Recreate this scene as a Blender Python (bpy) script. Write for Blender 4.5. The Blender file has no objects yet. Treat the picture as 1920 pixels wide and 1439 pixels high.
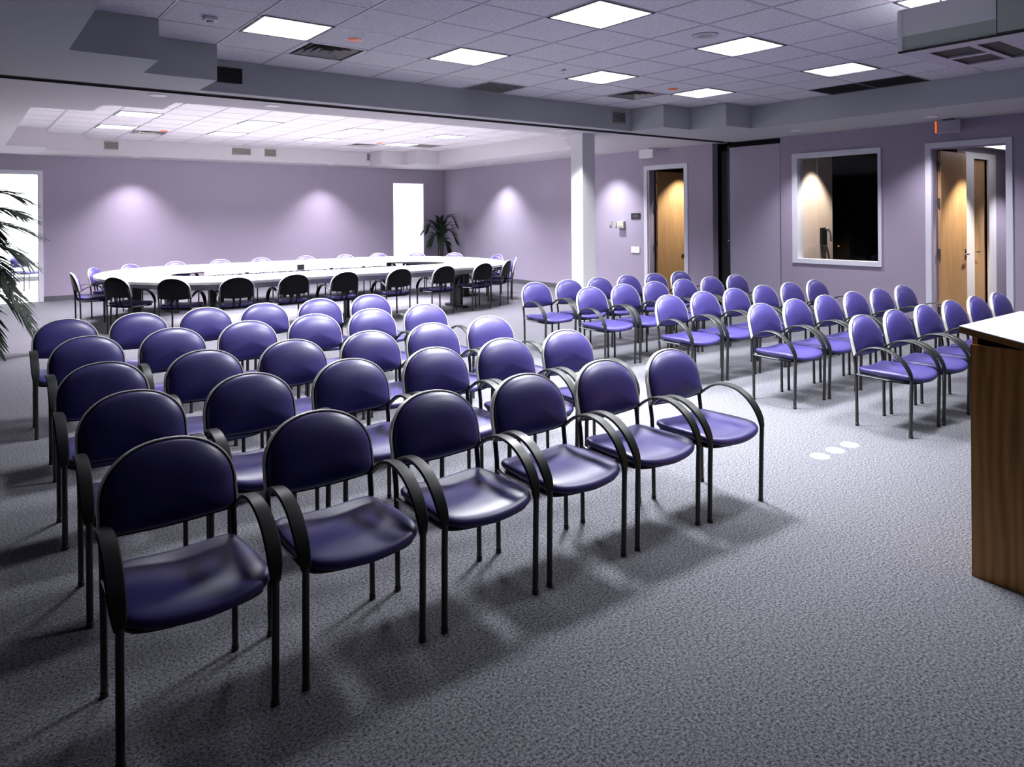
import bpy, math, random
from mathutils import Matrix, Vector

R = math.radians
rnd = random.Random(7)
scn = bpy.context.scene
COL = scn.collection

# ------------------------------------------------------------------ camera, world, exposure
EYE = 1.6
PX0, PY0, FPX, ROLL = 955.0, 405.4, 1354.0, 0.0076
HEAD = math.atan2(PX0 + 83.6, FPX)
cam_d = bpy.data.cameras.new('camera')
cam = bpy.data.objects.new('camera', cam_d)
COL.objects.link(cam)
scn.camera = cam
cam_d.sensor_width = 36.0
cam_d.lens = FPX / 1920.0 * 36.0
cam_d.shift_x = (960.0 - PX0) / 1920.0
cam_d.shift_y = (PY0 - 719.5) / 1920.0
cam_d.clip_start = 0.02
cam.matrix_world = (Matrix.Translation((0, 0, EYE)) @ Matrix.Rotation(-HEAD, 4, 'Z')
                    @ Matrix.Rotation(R(90), 4, 'X') @ Matrix.Rotation(-math.atan(ROLL), 4, 'Z'))
w = bpy.data.worlds.new('world')
scn.world = w
w.use_nodes = True
w.node_tree.nodes['Background'].inputs[0].default_value = (0.02, 0.02, 0.03, 1)
w.node_tree.nodes['Background'].inputs[1].default_value = 0.3
scn.view_settings.view_transform = 'Standard'
scn.view_settings.look = 'None'
scn.view_settings.exposure = 0.0
scn.view_settings.gamma = 1.0
scn.view_settings.use_curve_mapping = False
scn.cycles.max_bounces = 8
scn.cycles.diffuse_bounces = 4
scn.cycles.transparent_max_bounces = 12
scn.cycles.caustics_reflective = False
scn.cycles.caustics_refractive = False

# lamp levels (tune here)
P_MAIN, SPREAD_MAIN, GLOW_MAIN = 185.0, R(122), 0.95      # near room troffers
P_FAR, SPREAD_FAR, GLOW_FAR = 138.0, R(128), 0.72       # far room troffers
P_WASH, P_DOWN = 330.0, 60.0
COOL = (0.95, 0.95, 1.0)
LILAC = (0.97, 0.90, 1.0)
WARM = (1.0, 0.90, 0.76)

HZ, HS = 3.176, 2.85            # tiled ceiling, soffit
WB, WA = 10.57, 10.65           # right wall planes of far and near room
YB = 16.69                      # back wall
TRK = 7.66                      # folding partition track


# ------------------------------------------------------------------ materials
def mat(name, rgb, rough=0.5, metal=0.0, spec=0.5, noise=None, bump=None, coat=0.0):
    """noise = (scale, rgb2, contrast) ; bump = (scale, strength, distance)"""
    m = bpy.data.materials.new(name)
    m.use_nodes = True
    nt = m.node_tree
    b = nt.nodes['Principled BSDF']
    b.inputs['Base Color'].default_value = (*rgb, 1)
    b.inputs['Roughness'].default_value = rough
    b.inputs['Metallic'].default_value = metal
    b.inputs['Specular IOR Level'].default_value = spec
    b.inputs['Coat Weight'].default_value = coat
    tc = nt.nodes.new('ShaderNodeTexCoord')
    if noise:
        n = nt.nodes.new('ShaderNodeTexNoise')
        n.inputs['Scale'].default_value = noise[0]
        n.inputs['Detail'].default_value = 3 if len(noise) < 4 else noise[3]
        n.inputs['Roughness'].default_value = 0.5 if len(noise) < 4 else 0.85
        nt.links.new(tc.outputs['Object'], n.inputs['Vector'])
        cr = nt.nodes.new('ShaderNodeValToRGB')
        c = noise[2]
        cr.color_ramp.elements[0].position = 0.5 - c
        cr.color_ramp.elements[1].position = 0.5 + c
        cr.color_ramp.elements[0].color = (*rgb, 1)
        cr.color_ramp.elements[1].color = (*noise[1], 1)
        nt.links.new(n.outputs['Fac'], cr.inputs['Fac'])
        nt.links.new(cr.outputs['Color'], b.inputs['Base Color'])
    if bump:
        n2 = nt.nodes.new('ShaderNodeTexNoise')
        n2.inputs['Scale'].default_value = bump[0]
        n2.inputs['Detail'].default_value = 2
        nt.links.new(tc.outputs['Object'], n2.inputs['Vector'])
        bp = nt.nodes.new('ShaderNodeBump')
        bp.inputs['Strength'].default_value = bump[1]
        bp.inputs['Distance'].default_value = bump[2]
        nt.links.new(n2.outputs['Fac'], bp.inputs['Height'])
        nt.links.new(bp.outputs['Normal'], b.inputs['Normal'])
    return m


def wood(name, c1, c2, scale, rough, rings=False):
    m = bpy.data.materials.new(name)
    m.use_nodes = True
    nt = m.node_tree
    b = nt.nodes['Principled BSDF']
    b.inputs['Roughness'].default_value = rough
    tc = nt.nodes.new('ShaderNodeTexCoord')
    mp = nt.nodes.new('ShaderNodeMapping')
    mp.inputs['Scale'].default_value = (scale, scale, scale * 0.06)
    nt.links.new(tc.outputs['Object'], mp.inputs['Vector'])
    n = nt.nodes.new('ShaderNodeTexNoise')
    n.inputs['Scale'].default_value = 6
    n.inputs['Detail'].default_value = 6
    n.inputs['Distortion'].default_value = 0.6
    nt.links.new(mp.outputs['Vector'], n.inputs['Vector'])
    fac = n.outputs['Fac']
    if rings:
        mp2 = nt.nodes.new('ShaderNodeMapping')
        mp2.inputs['Scale'].default_value = (1.0, 1.0, 0.16)
        nt.links.new(tc.outputs['Object'], mp2.inputs['Vector'])
        wv = nt.nodes.new('ShaderNodeTexWave')
        wv.wave_type = 'RINGS'
        wv.rings_direction = 'Z'
        wv.inputs['Scale'].default_value = 7
        wv.inputs['Distortion'].default_value = 8
        wv.inputs['Detail'].default_value = 3
        nt.links.new(mp2.outputs['Vector'], wv.inputs['Vector'])
        mx = nt.nodes.new('ShaderNodeMath')
        mx.operation = 'MULTIPLY_ADD'
        mx.inputs[1].default_value = 0.28
        nt.links.new(wv.outputs['Fac'], mx.inputs[0])
        ms = nt.nodes.new('ShaderNodeMath')
        ms.operation = 'MULTIPLY'
        ms.inputs[1].default_value = 0.75
        nt.links.new(n.outputs['Fac'], ms.inputs[0])
        nt.links.new(ms.outputs[0], mx.inputs[2])
        fac = mx.outputs[0]
    cr = nt.nodes.new('ShaderNodeValToRGB')
    cr.color_ramp.elements[0].position = 0.3
    cr.color_ramp.elements[1].position = 0.7
    cr.color_ramp.elements[0].color = (*c1, 1)
    cr.color_ramp.elements[1].color = (*c2, 1)
    nt.links.new(fac, cr.inputs['Fac'])
    nt.links.new(cr.outputs['Color'], b.inputs['Base Color'])
    return m


def emit(name, rgb, s):
    m = bpy.data.materials.new(name)
    m.use_nodes = True
    nt = m.node_tree
    nt.nodes.clear()
    e = nt.nodes.new('ShaderNodeEmission')
    e.inputs[0].default_value = (*rgb, 1)
    e.inputs[1].default_value = s
    o = nt.nodes.new('ShaderNodeOutputMaterial')
    nt.links.new(e.outputs[0], o.inputs[0])
    return m


def lens(name, rgb, s):
    """glowing prismatic lens that also lets the tubes above shine through"""
    m = emit(name, rgb, s)
    nt = m.node_tree
    e = [n for n in nt.nodes if n.type == 'EMISSION'][0]
    o = [n for n in nt.nodes if n.type == 'OUTPUT_MATERIAL'][0]
    t = nt.nodes.new('ShaderNodeBsdfTransparent')
    a = nt.nodes.new('ShaderNodeAddShader')
    nt.links.new(e.outputs[0], a.inputs[0])
    nt.links.new(t.outputs[0], a.inputs[1])
    nt.links.new(a.outputs[0], o.inputs[0])
    return m


def glass(name):
    m = bpy.data.materials.new(name)
    m.use_nodes = True
    nt = m.node_tree
    nt.nodes.clear()
    o = nt.nodes.new('ShaderNodeOutputMaterial')
    t = nt.nodes.new('ShaderNodeBsdfTransparent')
    t.inputs[0].default_value = (0.93, 0.94, 0.95, 1)
    g = nt.nodes.new('ShaderNodeBsdfGlossy')
    g.inputs['Roughness'].default_value = 0.02
    mx = nt.nodes.new('ShaderNodeMixShader')
    mx.inputs[0].default_value = 0.012
    nt.links.new(t.outputs[0], mx.inputs[1])
    nt.links.new(g.outputs[0], mx.inputs[2])
    nt.links.new(mx.outputs[0], o.inputs[0])
    return m


M = {
    'carpet': mat('carpet', (0.006, 0.007, 0.010), 0.95, spec=0.1, noise=(95, (0.210, 0.212, 0.238), 0.09, 9), bump=(200, 0.25, 0.008)),
    'wall': mat('wall_paint', (0.31, 0.275, 0.355), 0.85, spec=0.2, bump=(90, 0.15, 0.004)),
    'panel': mat('partition_fabric', (0.33, 0.31, 0.39), 0.9, spec=0.1, bump=(160, 0.2, 0.004)),
    'soffit': mat('soffit_paint', (0.42, 0.43, 0.455), 0.8, spec=0.2),  # darker copy of the paint, near room's dimness put into the colour
    'soffitB': mat('far_soffit_paint', (0.52, 0.50, 0.54), 0.8, spec=0.2),  # same soffit paint made lighter, far room's brighter light put into colour
    'tile': mat('acoustic_tile', (0.52, 0.515, 0.545), 0.95, spec=0.1, noise=(45, (0.64, 0.63, 0.665), 0.14), bump=(120, 0.5, 0.006)),
    'grid': mat('grid_metal', (0.42, 0.39, 0.46), 0.5),
    'base': mat('baseboard_vinyl', (0.075, 0.08, 0.09), 0.6),
    'white': mat('white_paint', (0.76, 0.76, 0.78), 0.45),
    'trimgrey': mat('frame_paint', (0.60, 0.61, 0.68), 0.4),
    'bright': mat('bright_wall_paint', (0.85, 0.86, 0.86), 0.8),
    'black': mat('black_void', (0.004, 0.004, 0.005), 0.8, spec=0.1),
    'plastic': mat('black_plastic', (0.008, 0.010, 0.009), 0.42, spec=0.35),
    'shell': mat('black_shell', (0.004, 0.004, 0.005), 0.5, spec=0.15),
    'tube': mat('black_steel_tube', (0.012, 0.012, 0.013), 0.28, spec=0.6),
    'edging': mat('shiny_edging', (0.80, 0.79, 0.73), 0.36, metal=0.65),
    'chrome': mat('chrome', (0.78, 0.78, 0.76), 0.16, metal=1.0),
    'vinyl': mat('blue_vinyl', (0.034, 0.027, 0.128), 0.40, spec=0.45, bump=(260, 0.05, 0.001)),
    'top': mat('white_laminate', (0.58, 0.58, 0.555), 0.35),
    'apron': mat('grey_laminate', (0.55, 0.55, 0.56), 0.5),
    'oak': wood('door_veneer', (0.40, 0.23, 0.105), (0.53, 0.33, 0.165), 5, 0.42),
    'dark_oak': wood('lectern_veneer', (0.30, 0.125, 0.022), (0.56, 0.27, 0.07), 4, 0.38, rings=True),
    'edgewood': mat('lectern_edge', (0.32, 0.15, 0.04), 0.4),
    'beige': mat('beige_wall_paint', (0.62, 0.50, 0.43), 0.8),
    'dark': mat('dark_wall_paint', (0.010, 0.008, 0.007), 0.9, spec=0.1),  # near-black puts the darkness of the rooms beyond into the colour
    'grille': mat('grille_metal', (0.26, 0.25, 0.24), 0.5),
    'blackgrille': mat('black_grille', (0.006, 0.006, 0.006), 0.6),
    'darkgrey': mat('dark_grey_paint', (0.05, 0.05, 0.055), 0.7),
    'putty': mat('putty_plastic', (0.42, 0.40, 0.33), 0.5),
    'green_grey': mat('green_grey_paint', (0.42, 0.46, 0.43), 0.5),
    'sign': mat('sign_plate', (0.012, 0.012, 0.016), 0.35),
    'letters': mat('sign_letters', (0.10, 0.10, 0.14), 0.5),
    'leaf': mat('palm_leaf', (0.003, 0.009, 0.003), 0.7, spec=0.15, noise=(6, (0.006, 0.017, 0.006), 0.2)),
    'trunk': mat('palm_stem', (0.022, 0.019, 0.010), 0.8),
    'pot': mat('planter_clay', (0.03, 0.03, 0.032), 0.6),
    'soil': mat('potting_soil', (0.012, 0.008, 0.005), 0.95),
    'orange': mat('orange_cover', (0.80, 0.13, 0.015), 0.5),
    'lensA': lens('troffer_lens', COOL, GLOW_MAIN),
    'lensB': lens('troffer_lens_bright', COOL, GLOW_FAR),
    'bulb': emit('downlight_glow', (1.0, 0.93, 0.88), 2.2),
    'exitglow': emit('exit_sign_glow', (1.0, 0.16, 0.02), 0.9),
    'pilot': emit('pilot_lamp', (1.0, 0.35, 0.06), 1.2),
    'hall_lamp': emit('hall_lamp', (0.92, 0.90, 1.0), 3.0),
    'glass': glass('window_glass'),
}


# ------------------------------------------------------------------ mesh helpers
class MB:
    def __init__(self):
        self.v, self.f = [], []

    def add(self, vs, fs):
        o = len(self.v)
        self.v += [tuple(p) for p in vs]
        self.f += [tuple(i + o for i in f) for f in fs]
        return self

    def box(self, x0, y0, z0, x1, y1, z1):
        vs = [(x0, y0, z0), (x1, y0, z0), (x1, y1, z0), (x0, y1, z0), (x0, y0, z1), (x1, y0, z1), (x1, y1, z1), (x0, y1, z1)]
        return self.add(vs, [(0, 3, 2, 1), (4, 5, 6, 7), (0, 1, 5, 4), (1, 2, 6, 5), (2, 3, 7, 6), (3, 0, 4, 7)])

    def tube(self, pts, r, n=10, closed=False, caps=True):
        pts = [Vector(p) for p in pts]
        rs = r if isinstance(r, (list, tuple)) else [r] * len(pts)
        N = len(pts)
        vs, fs = [], []
        prev = None
        for i, p in enumerate(pts):
            a = pts[(i - 1) % N] if (closed or i > 0) else p
            b = pts[(i + 1) % N] if (closed or i < N - 1) else p
            t = (b - a).normalized()
            if prev is None:
                u = t.cross(Vector((0, 0, 1)))
                if u.length < 1e-3:
                    u = t.cross(Vector((1, 0, 0)))
            else:
                u = prev - t * prev.dot(t)
            u.normalize()
            prev = u
            s = t.cross(u)
            for k in range(n):
                an = 2 * math.pi * k / n
                vs.append(p + (u * math.cos(an) + s * math.sin(an)) * rs[i])
        for i in range(N if closed else N - 1):
            j = (i + 1) % N
            for k in range(n):
                k2 = (k + 1) % n
                fs.append((i * n + k, i * n + k2, j * n + k2, j * n + k))
        if not closed and caps:
            fs.append(tuple(range(n - 1, -1, -1)))
            fs.append(tuple((N - 1) * n + k for k in range(n)))
        return self.add(vs, fs)

    def lathe(self, prof, cx=0, cy=0, n=24):
        vs, fs = [], []
        for (r, z) in prof:
            for k in range(n):
                a = 2 * math.pi * k / n
                vs.append((cx + r * math.cos(a), cy + r * math.sin(a), z))
        for i in range(len(prof) - 1):
            for k in range(n):
                k2 = (k + 1) % n
                fs.append((i * n + k, i * n + k2, (i + 1) * n + k2, (i + 1) * n + k))
        fs.append(tuple(range(n - 1, -1, -1)))
        fs.append(tuple((len(prof) - 1) * n + k for k in range(n)))
        return self.add(vs, fs)

    def rings(self, loops):
        """skin closed loops of equal length, cap both ends"""
        n = len(loops[0])
        vs = [p for l in loops for p in l]
        fs = []
        for i in range(len(loops) - 1):
            for k in range(n):
                k2 = (k + 1) % n
                fs.append((i * n + k, i * n + k2, (i + 1) * n + k2, (i + 1) * n + k))
        fs.append(tuple(range(n - 1, -1, -1)))
        fs.append(tuple((len(loops) - 1) * n + k for k in range(n)))
        return self.add(vs, fs)

    def mesh(self, name, smooth=False):
        me = bpy.data.meshes.new(name)
        me.from_pydata(self.v, [], self.f)
        me.validate()
        me.update()
        if smooth:
            me.polygons.foreach_set('use_smooth', [True] * len(me.polygons))
            try:
                me.set_sharp_from_angle(angle=R(smooth if smooth is not True else 45))
            except Exception:
                pass
        return me


def obj(name, mb, m, parent=None, loc=(0, 0, 0), smooth=False, rz=0.0, bevel=0.0):
    me = mb if isinstance(mb, bpy.types.Mesh) else mb.mesh(name, smooth)
    if m is not None and len(me.materials) == 0:
        me.materials.append(m)
    o = bpy.data.objects.new(name, me)
    COL.objects.link(o)
    o.location = loc
    o.rotation_euler = (0, 0, rz)
    if parent is not None:
        o.parent = parent
    if bevel:
        b = o.modifiers.new('bevel', 'BEVEL')
        b.width = bevel
        b.segments = 2
    return o


def tag(o, label, cat, group=None):
    o['label'] = label
    o['category'] = cat
    if group:
        o['group'] = group
    return o


def thing(name, label, cat, loc=(0, 0, 0), rz=0.0, group=None):
    o = bpy.data.objects.new(name, None)
    COL.objects.link(o)
    o.location = loc
    o.rotation_euler = (0, 0, rz)
    o.empty_display_size = 0.1
    return tag(o, label, cat, group)


def struct(name, mb, m, parent=None, **k):
    o = obj(name, mb, m, parent, **k)
    if parent is None:
        o['kind'] = 'structure'
    return o


def dup(root, loc, rz, label, group, rename=None):
    r = root.copy()
    COL.objects.link(r)
    r.location = loc
    r.rotation_euler = (0, 0, rz)
    r['label'] = label
    r['group'] = group
    for ch in list(root.children):
        c = ch.copy()
        COL.objects.link(c)
        c.parent = r
        for g in ch.children:
            d = g.copy()
            COL.objects.link(d)
            d.parent = c
    return r


def area(name, loc, size, power, color, spread=None, rot=(0, 0, 0), parent=None):
    l = bpy.data.lights.new(name, 'AREA')
    l.shape = 'SQUARE' if not isinstance(size, tuple) else 'RECTANGLE'
    if isinstance(size, tuple):
        l.size, l.size_y = size
    else:
        l.size = size
    l.energy = power
    l.color = color
    if spread:
        l.spread = spread
    o = bpy.data.objects.new(name, l)
    COL.objects.link(o)
    o.location = loc
    o.rotation_euler = rot
    if parent:
        o.parent = parent
    return o


def spot(name, loc, power, color, size, blend, rot=(0, 0, 0), radius=0.04, parent=None):
    l = bpy.data.lights.new(name, 'SPOT')
    l.energy = power
    l.color = color
    l.spot_size = size
    l.spot_blend = blend
    l.shadow_soft_size = radius
    o = bpy.data.objects.new(name, l)
    COL.objects.link(o)
    o.location = loc
    o.rotation_euler = rot
    if parent:
        o.parent = parent
    return o


# ------------------------------------------------------------------ setting: floor, walls
XL, YN = -2.6, -3.6
struct('floor', MB().box(XL - 0.2, YN - 0.2, -0.12, WA + 0.15, YB + 0.07, 0.0), M['carpet'])
struct('wall_left', MB().box(XL - 0.15, YN - 0.15, 0, XL, YB, 3.4), M['darkgrey'])  # out of view; dark colour put in to cut bounce light
struct('wall_near', MB().box(XL, YN - 0.15, 0, WA + 0.15, YN, 3.4), M['darkgrey'])  # also unseen, darkened to keep bounce light low


def yz_wall(x0, x1, y0, y1, z1, holes):
    """wall slab between planes x0..x1 with holes (ya, yb, za, zb) sorted by y"""
    mb = MB()
    y = y0
    for (a, b, c, d) in holes:
        mb.box(x0, y, 0, x1, a, z1)
        if c > 0:
            mb.box(x0, a, 0, x1, b, c)
        mb.box(x0, a, d, x1, b, z1)
        y = b
    mb.box(x0, y, 0, x1, y1, z1)
    return mb


def xz_wall(y0, y1, x0, x1, z1, holes):
    mb = MB()
    x = x0
    for (a, b, d) in holes:
        mb.box(x, y0, 0, a, y1, z1)
        mb.box(a, y0, d, b, y1, z1)
        x = b
    mb.box(x, y0, 0, x1, y1, z1)
    return mb


struct('wall_back', xz_wall(YB, YB + 0.15, XL - 0.15, WB + 0.15, 3.4, [(0.25, 1.28, 2.48), (9.01, 9.92, 2.49)]), M['wall'])
struct('wall_right', yz_wall(WB, WB + 0.15, 7.90, YB, 3.4, [(8.53, 9.36, 0, 2.46)]), M['wall'])
struct('wall_right.001', yz_wall(WA, WA + 0.15, YN, 6.63, 3.4, [(3.43, 4.33, 0, 2.47), (5.06, 6.34, 0.885, 2.49)]), M['wall'])

# baseboards
bb = MB().box(1.36, YB - 0.014, 0, 9.01, YB, 0.1).box(9.92, YB - 0.014, 0, WB, YB, 0.1).box(XL, YB - 0.014, 0, 0.17, YB, 0.1)
struct('baseboard_back', bb, M['base'])
struct('baseboard_right', MB().box(WB - 0.014, 9.49, 0, WB, YB - 0.014, 0.1).box(WB - 0.014, 7.9, 0, WB, 8.44, 0.1), M['base'])
struct('baseboard_right.001', MB().box(WA - 0.014, 4.42, 0, WA, 6.63, 0.1).box(WA - 0.014, YN, 0, WA, 3.38, 0.1), M['base'])
struct('baseboard_left', MB().box(XL, YN, 0, XL + 0.014, YB - 0.014, 0.1), M['base'])

# ------------------------------------------------------------------ ceilings with coffers
G = 0.61
GX = [0.67 + G * i for i in range(15)]         # 0.67 .. 9.21


def coffer_span_A(i):
    """tile rows in column i of the near coffer, y range"""
    far = {0: 6.19, 1: 6.80, 12: 6.80, 13: 6.19}.get(i, 7.41)
    return (-0.52, far)


def coffer_span_B(i):
    near = {0: 9.57, 1: 8.96, 12: 8.96, 13: 9.57}.get(i, 8.35)
    far = {0: 14.76, 1: 15.37, 12: 15.37, 13: 14.76}.get(i, 15.98)
    return (near, far)


def soffit(y0, y1, span):
    mb = MB()
    mb.box(XL, y0, HS, GX[0], y1, 3.5)
    mb.box(GX[14], y0, HS, WA + 0.15, y1, 3.5)
    for i in range(14):
        a, b = span(i)
        mb.box(GX[i], y0, HS, GX[i + 1], a, 3.5)
        mb.box(GX[i], b, HS, GX[i + 1], y1, 3.5)
    return mb


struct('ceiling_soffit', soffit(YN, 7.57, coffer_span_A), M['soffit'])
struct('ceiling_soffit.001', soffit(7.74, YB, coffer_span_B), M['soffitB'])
# partition track slot in the soffit between the rooms
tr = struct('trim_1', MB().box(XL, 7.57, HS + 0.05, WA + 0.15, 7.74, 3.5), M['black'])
obj('track_rail', MB().box(XL, 7.57, HS - 0.004, WA, 7.58, HS + 0.05).box(XL, 7.73, HS - 0.004, WA, 7.74, HS + 0.05), M['darkgrey'], tr)

LIGHTS_A = [(2, 5.58), (5, 5.58), (8, 5.58), (11, 5.58), (5, 3.75), (8, 3.75), (11, 3.75), (5, 1.92), (8, 1.92), (11, 1.92)]
LIGHTS_B = [(2, 13.54), (5, 13.54), (8, 13.54), (11, 13.54), (2, 11.71), (5, 11.71), (8, 11.71), (11, 11.71),
            (2, 9.88), (5, 9.88), (8, 9.88), (11, 9.88)]  # front line is hidden from view, added for lighting
OPEN_A = {(3, 6.19), (10, 6.19), (7, 6.80), (13, 4.36), (13, 3.75)}
OPEN_B = {(3, 14.15), (10, 14.15), (12, 13.54)}

tile_me = MB().rings([[(0.012, 0.012, 0.012), (0.598, 0.012, 0.012), (0.598, 0.598, 0.012), (0.012, 0.598, 0.012)],
                      [(0.012, 0.012, 0.002), (0.598, 0.012, 0.002), (0.598, 0.598, 0.002), (0.012, 0.598, 0.002)],
                      [(0.018, 0.018, -0.003), (0.592, 0.018, -0.003), (0.592, 0.592, -0.003), (0.018, 0.592, -0.003)]]).mesh('ceiling_tile')
tile_me.flip_normals()
tile_me.materials.append(M['tile'])


def tiled(name, span, ylist, skip, y_off):
    deck = struct(name, MB().box(GX[0] - 0.05, ylist[0] - 0.7, HZ + 0.2, GX[14] + 0.05, ylist[-1] + 0.7, HZ + 0.3), M['darkgrey'])
    g = MB()
    for i in range(14):
        a, b = span(i)
        x = GX[i]
        for y in ylist:
            if y + G < a + 0.05 or y > b - 0.05:
                continue
            y0, y1 = max(y, a), min(y + G, b)
            g.box(x, y0 - 0.011, HZ - 0.004, x + G, y0 + 0.011, HZ + 0.03)
            g.box(x - 0.011, y0, HZ - 0.005, x + 0.011, y1, HZ + 0.03)
            if (i, round(y, 2)) in skip:
                continue
            t = obj('ceiling_tile', tile_me, None, deck, (x, y0, HZ))
            if y1 - y0 < G - 0.02:
                t.scale = (1, (y1 - y0) / G, 1)
        g.box(x, b - 0.011, HZ - 0.004, x + G, b + 0.011, HZ + 0.03)
    obj('ceiling_grid', g, M['grid'], deck)
    return deck


YA = [-0.52 + G * k for k in range(13)]
YA = [round(7.41 - G * k, 2) for k in range(13, 0, -1)]
YBl = [round(15.98 - G * k, 2) for k in range(13, 0, -1)]
tiled('ceiling', coffer_span_A, YA, {(i, y) for i, y in LIGHTS_A} | OPEN_A, 0)
tiled('ceiling.001', coffer_span_B, YBl, {(i, y) for i, y in LIGHTS_B} | OPEN_B, 0)


# troffers
def troffer(i, y, label, group, lensm, power, spread, color):
    t = thing('ceiling_light', label, 'ceiling light', (GX[i] + G / 2, y + G / 2, HZ), 0, group)
    h = 0.29
    fr = MB()
    for s in (-1, 1):
        fr.box(-0.3, s * h - 0.012, -0.008, 0.3, s * h + 0.012, 0.02)
        fr.box(s * h - 0.012, -0.3, -0.008, s * h + 0.012, 0.3, 0.02)
    obj('light_frame', fr, M['darkgrey'], t)
    hs = MB().box(-0.3, -0.3, 0.12, 0.3, 0.3, 0.13)
    for s in (-1, 1):
        hs.box(-0.3, s * 0.298 - 0.002, 0.02, 0.3, s * 0.298 + 0.002, 0.12)
        hs.box(s * 0.298 - 0.002, -0.3, 0.02, s * 0.298 + 0.002, 0.3, 0.12)
    obj('light_housing', hs, M['white'], t)
    obj('light_diffuser', MB().add([(-.28, -.28, 0), (.28, -.28, 0), (.28, .28, 0), (-.28, .28, 0)], [(0, 3, 2, 1)]), lensm, t)
    area('troffer_tubes', (0, 0, 0.02), 0.55, power, color, spread, parent=t)
    return t


ordn = ['first', 'second', 'third', 'fourth', 'fifth', 'sixth', 'seventh', 'eighth']
LA = {(2, 5.58): 'leftmost, beside the black louvred diffuser', (5, 5.58): 'second from the left in the far line',
      (8, 5.58): 'third from the left in the far line', (11, 5.58): 'farthest right, beside the second black diffuser',
      (5, 3.75): 'largest in view, cut by the top edge', (8, 3.75): 'middle of the nearer line, right of centre',
      (11, 3.75): 'rightmost whole one, close to the dark return panels', (8, 1.92): 'cut off at the top above the white projector housing',
      (11, 1.92): 'out past the projector housing by the right wall',
      (5, 1.92): 'above the aisle in front of the chairs'}  # aisle light is out of view, added for front seats and lectern top
DIM = {(2, 5.58): 0.5, (5, 5.58): 0.9, (8, 5.58): 0.45, (11, 5.58): 0.28, (5, 3.75): 1.35, (8, 3.75): 0.5, (11, 3.75): 0.22, (5, 1.92): 0.34, (8, 1.92): 1.0, (11, 1.92): 0.2}
for k, v in LA.items():
    troffer(k[0], k[1], 'square white light in near ceiling, ' + v, 'square lights in the near tiled ceiling', M['lensA'],
            P_MAIN * DIM.get(k, 1.0), SPREAD_MAIN, COOL)
for (i, y) in LIGHTS_B:
    row = {13.54: 'back', 11.71: 'middle', 9.88: 'front'}[y]
    troffer(i, y, 'square white ceiling light over far room, %s from left in its %s line' % (ordn[[2, 5, 8, 11].index(i)], row),
            'square lights in the far tiled ceiling', M['lensB'], P_FAR, SPREAD_FAR, LILAC)


# louvred supply diffusers
def diffuser(i, y, label):
    t = thing('air_diffuser', label, 'air vent', (GX[i] + G / 2, y + G / 2, HZ), 0, 'black louvred ceiling diffusers')
    obj('back_box', MB().box(-0.29, -0.29, 0.06, 0.29, 0.29, 0.08), M['blackgrille'], t)
    fr = MB()
    for s in (-1, 1):
        fr.box(-0.3, s * 0.285 - 0.015, -0.006, 0.3, s * 0.285 + 0.015, 0.012)
        fr.box(s * 0.285 - 0.015, -0.3, -0.006, s * 0.285 + 0.015, 0.3, 0.012)
    obj('vent_frame', fr, M['grid'], t)
    for k, a in enumerate((0.24, 0.18, 0.12, 0.06)):
        lv = MB()
        z0, z1 = -0.004, 0.045
        o1 = [(-a, -a), (a, -a), (a, a), (-a, a)]
        b = a - 0.045 if a > 0.06 else 0.02
        lv.add([(x, y_, z0) for x, y_ in o1] + [(x / a * b, y_ / a * b, z1) for x, y_ in o1],
               [(0, 1, 5, 4), (1, 2, 6, 5), (2, 3, 7, 6), (3, 0, 4, 7)])
        obj('louver', lv, M['grille'], t)
    return t


diffuser(3, 6.19, 'black louvred diffuser next to the leftmost near ceiling light')
diffuser(10, 6.19, 'black louvred diffuser left of the far right near ceiling light')
diffuser(3, 14.15, 'dark louvred diffuser in the far ceiling above left end of the table')
diffuser(10, 14.15, 'dark louvred diffuser in the far ceiling above right end of the table')


def eggcrate(i, y, label, dark):
    t = thing('return_grille', label, 'air vent', (GX[i] + G / 2, y + G / 2, HZ), 0, 'return air grilles in the ceilings')
    obj('back_box', MB().box(-0.29, -0.29, 0.03, 0.29, 0.29, 0.04), M['blackgrille'] if dark else M['grille'], t)
    g = MB()
    for k in range(13):
        p = -0.288 + k * 0.048
        g.box(p - 0.002, -0.29, 0, p + 0.002, 0.29, 0.02)
        g.box(-0.29, p - 0.002, 0, 0.29, p + 0.002, 0.02)
    o = obj('grille_lattice', g, M['blackgrille'] if dark else M['grille'], t)
    fr = MB()
    for s in (-1, 1):
        fr.box(-0.3, s * 0.291 - 0.01, -0.006, 0.3, s * 0.291 + 0.01, 0.012)
        fr.box(s * 0.291 - 0.01, -0.3, -0.006, s * 0.291 + 0.01, 0.3, 0.012)
    obj('vent_frame', fr, M['grid'] if not dark else M['darkgrey'], t)


eggcrate(7, 6.80, 'grey eggcrate return panel against the beam, middle of near ceiling', False)
eggcrate(13, 4.36, 'black eggcrate return panel by right soffit, left of the pair', True)
eggcrate(13, 3.75, 'black eggcrate return panel by right soffit, right of the pair', True)
eggcrate(12, 13.54, 'grey eggcrate return panel in the far ceiling near the column', False)

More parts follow.
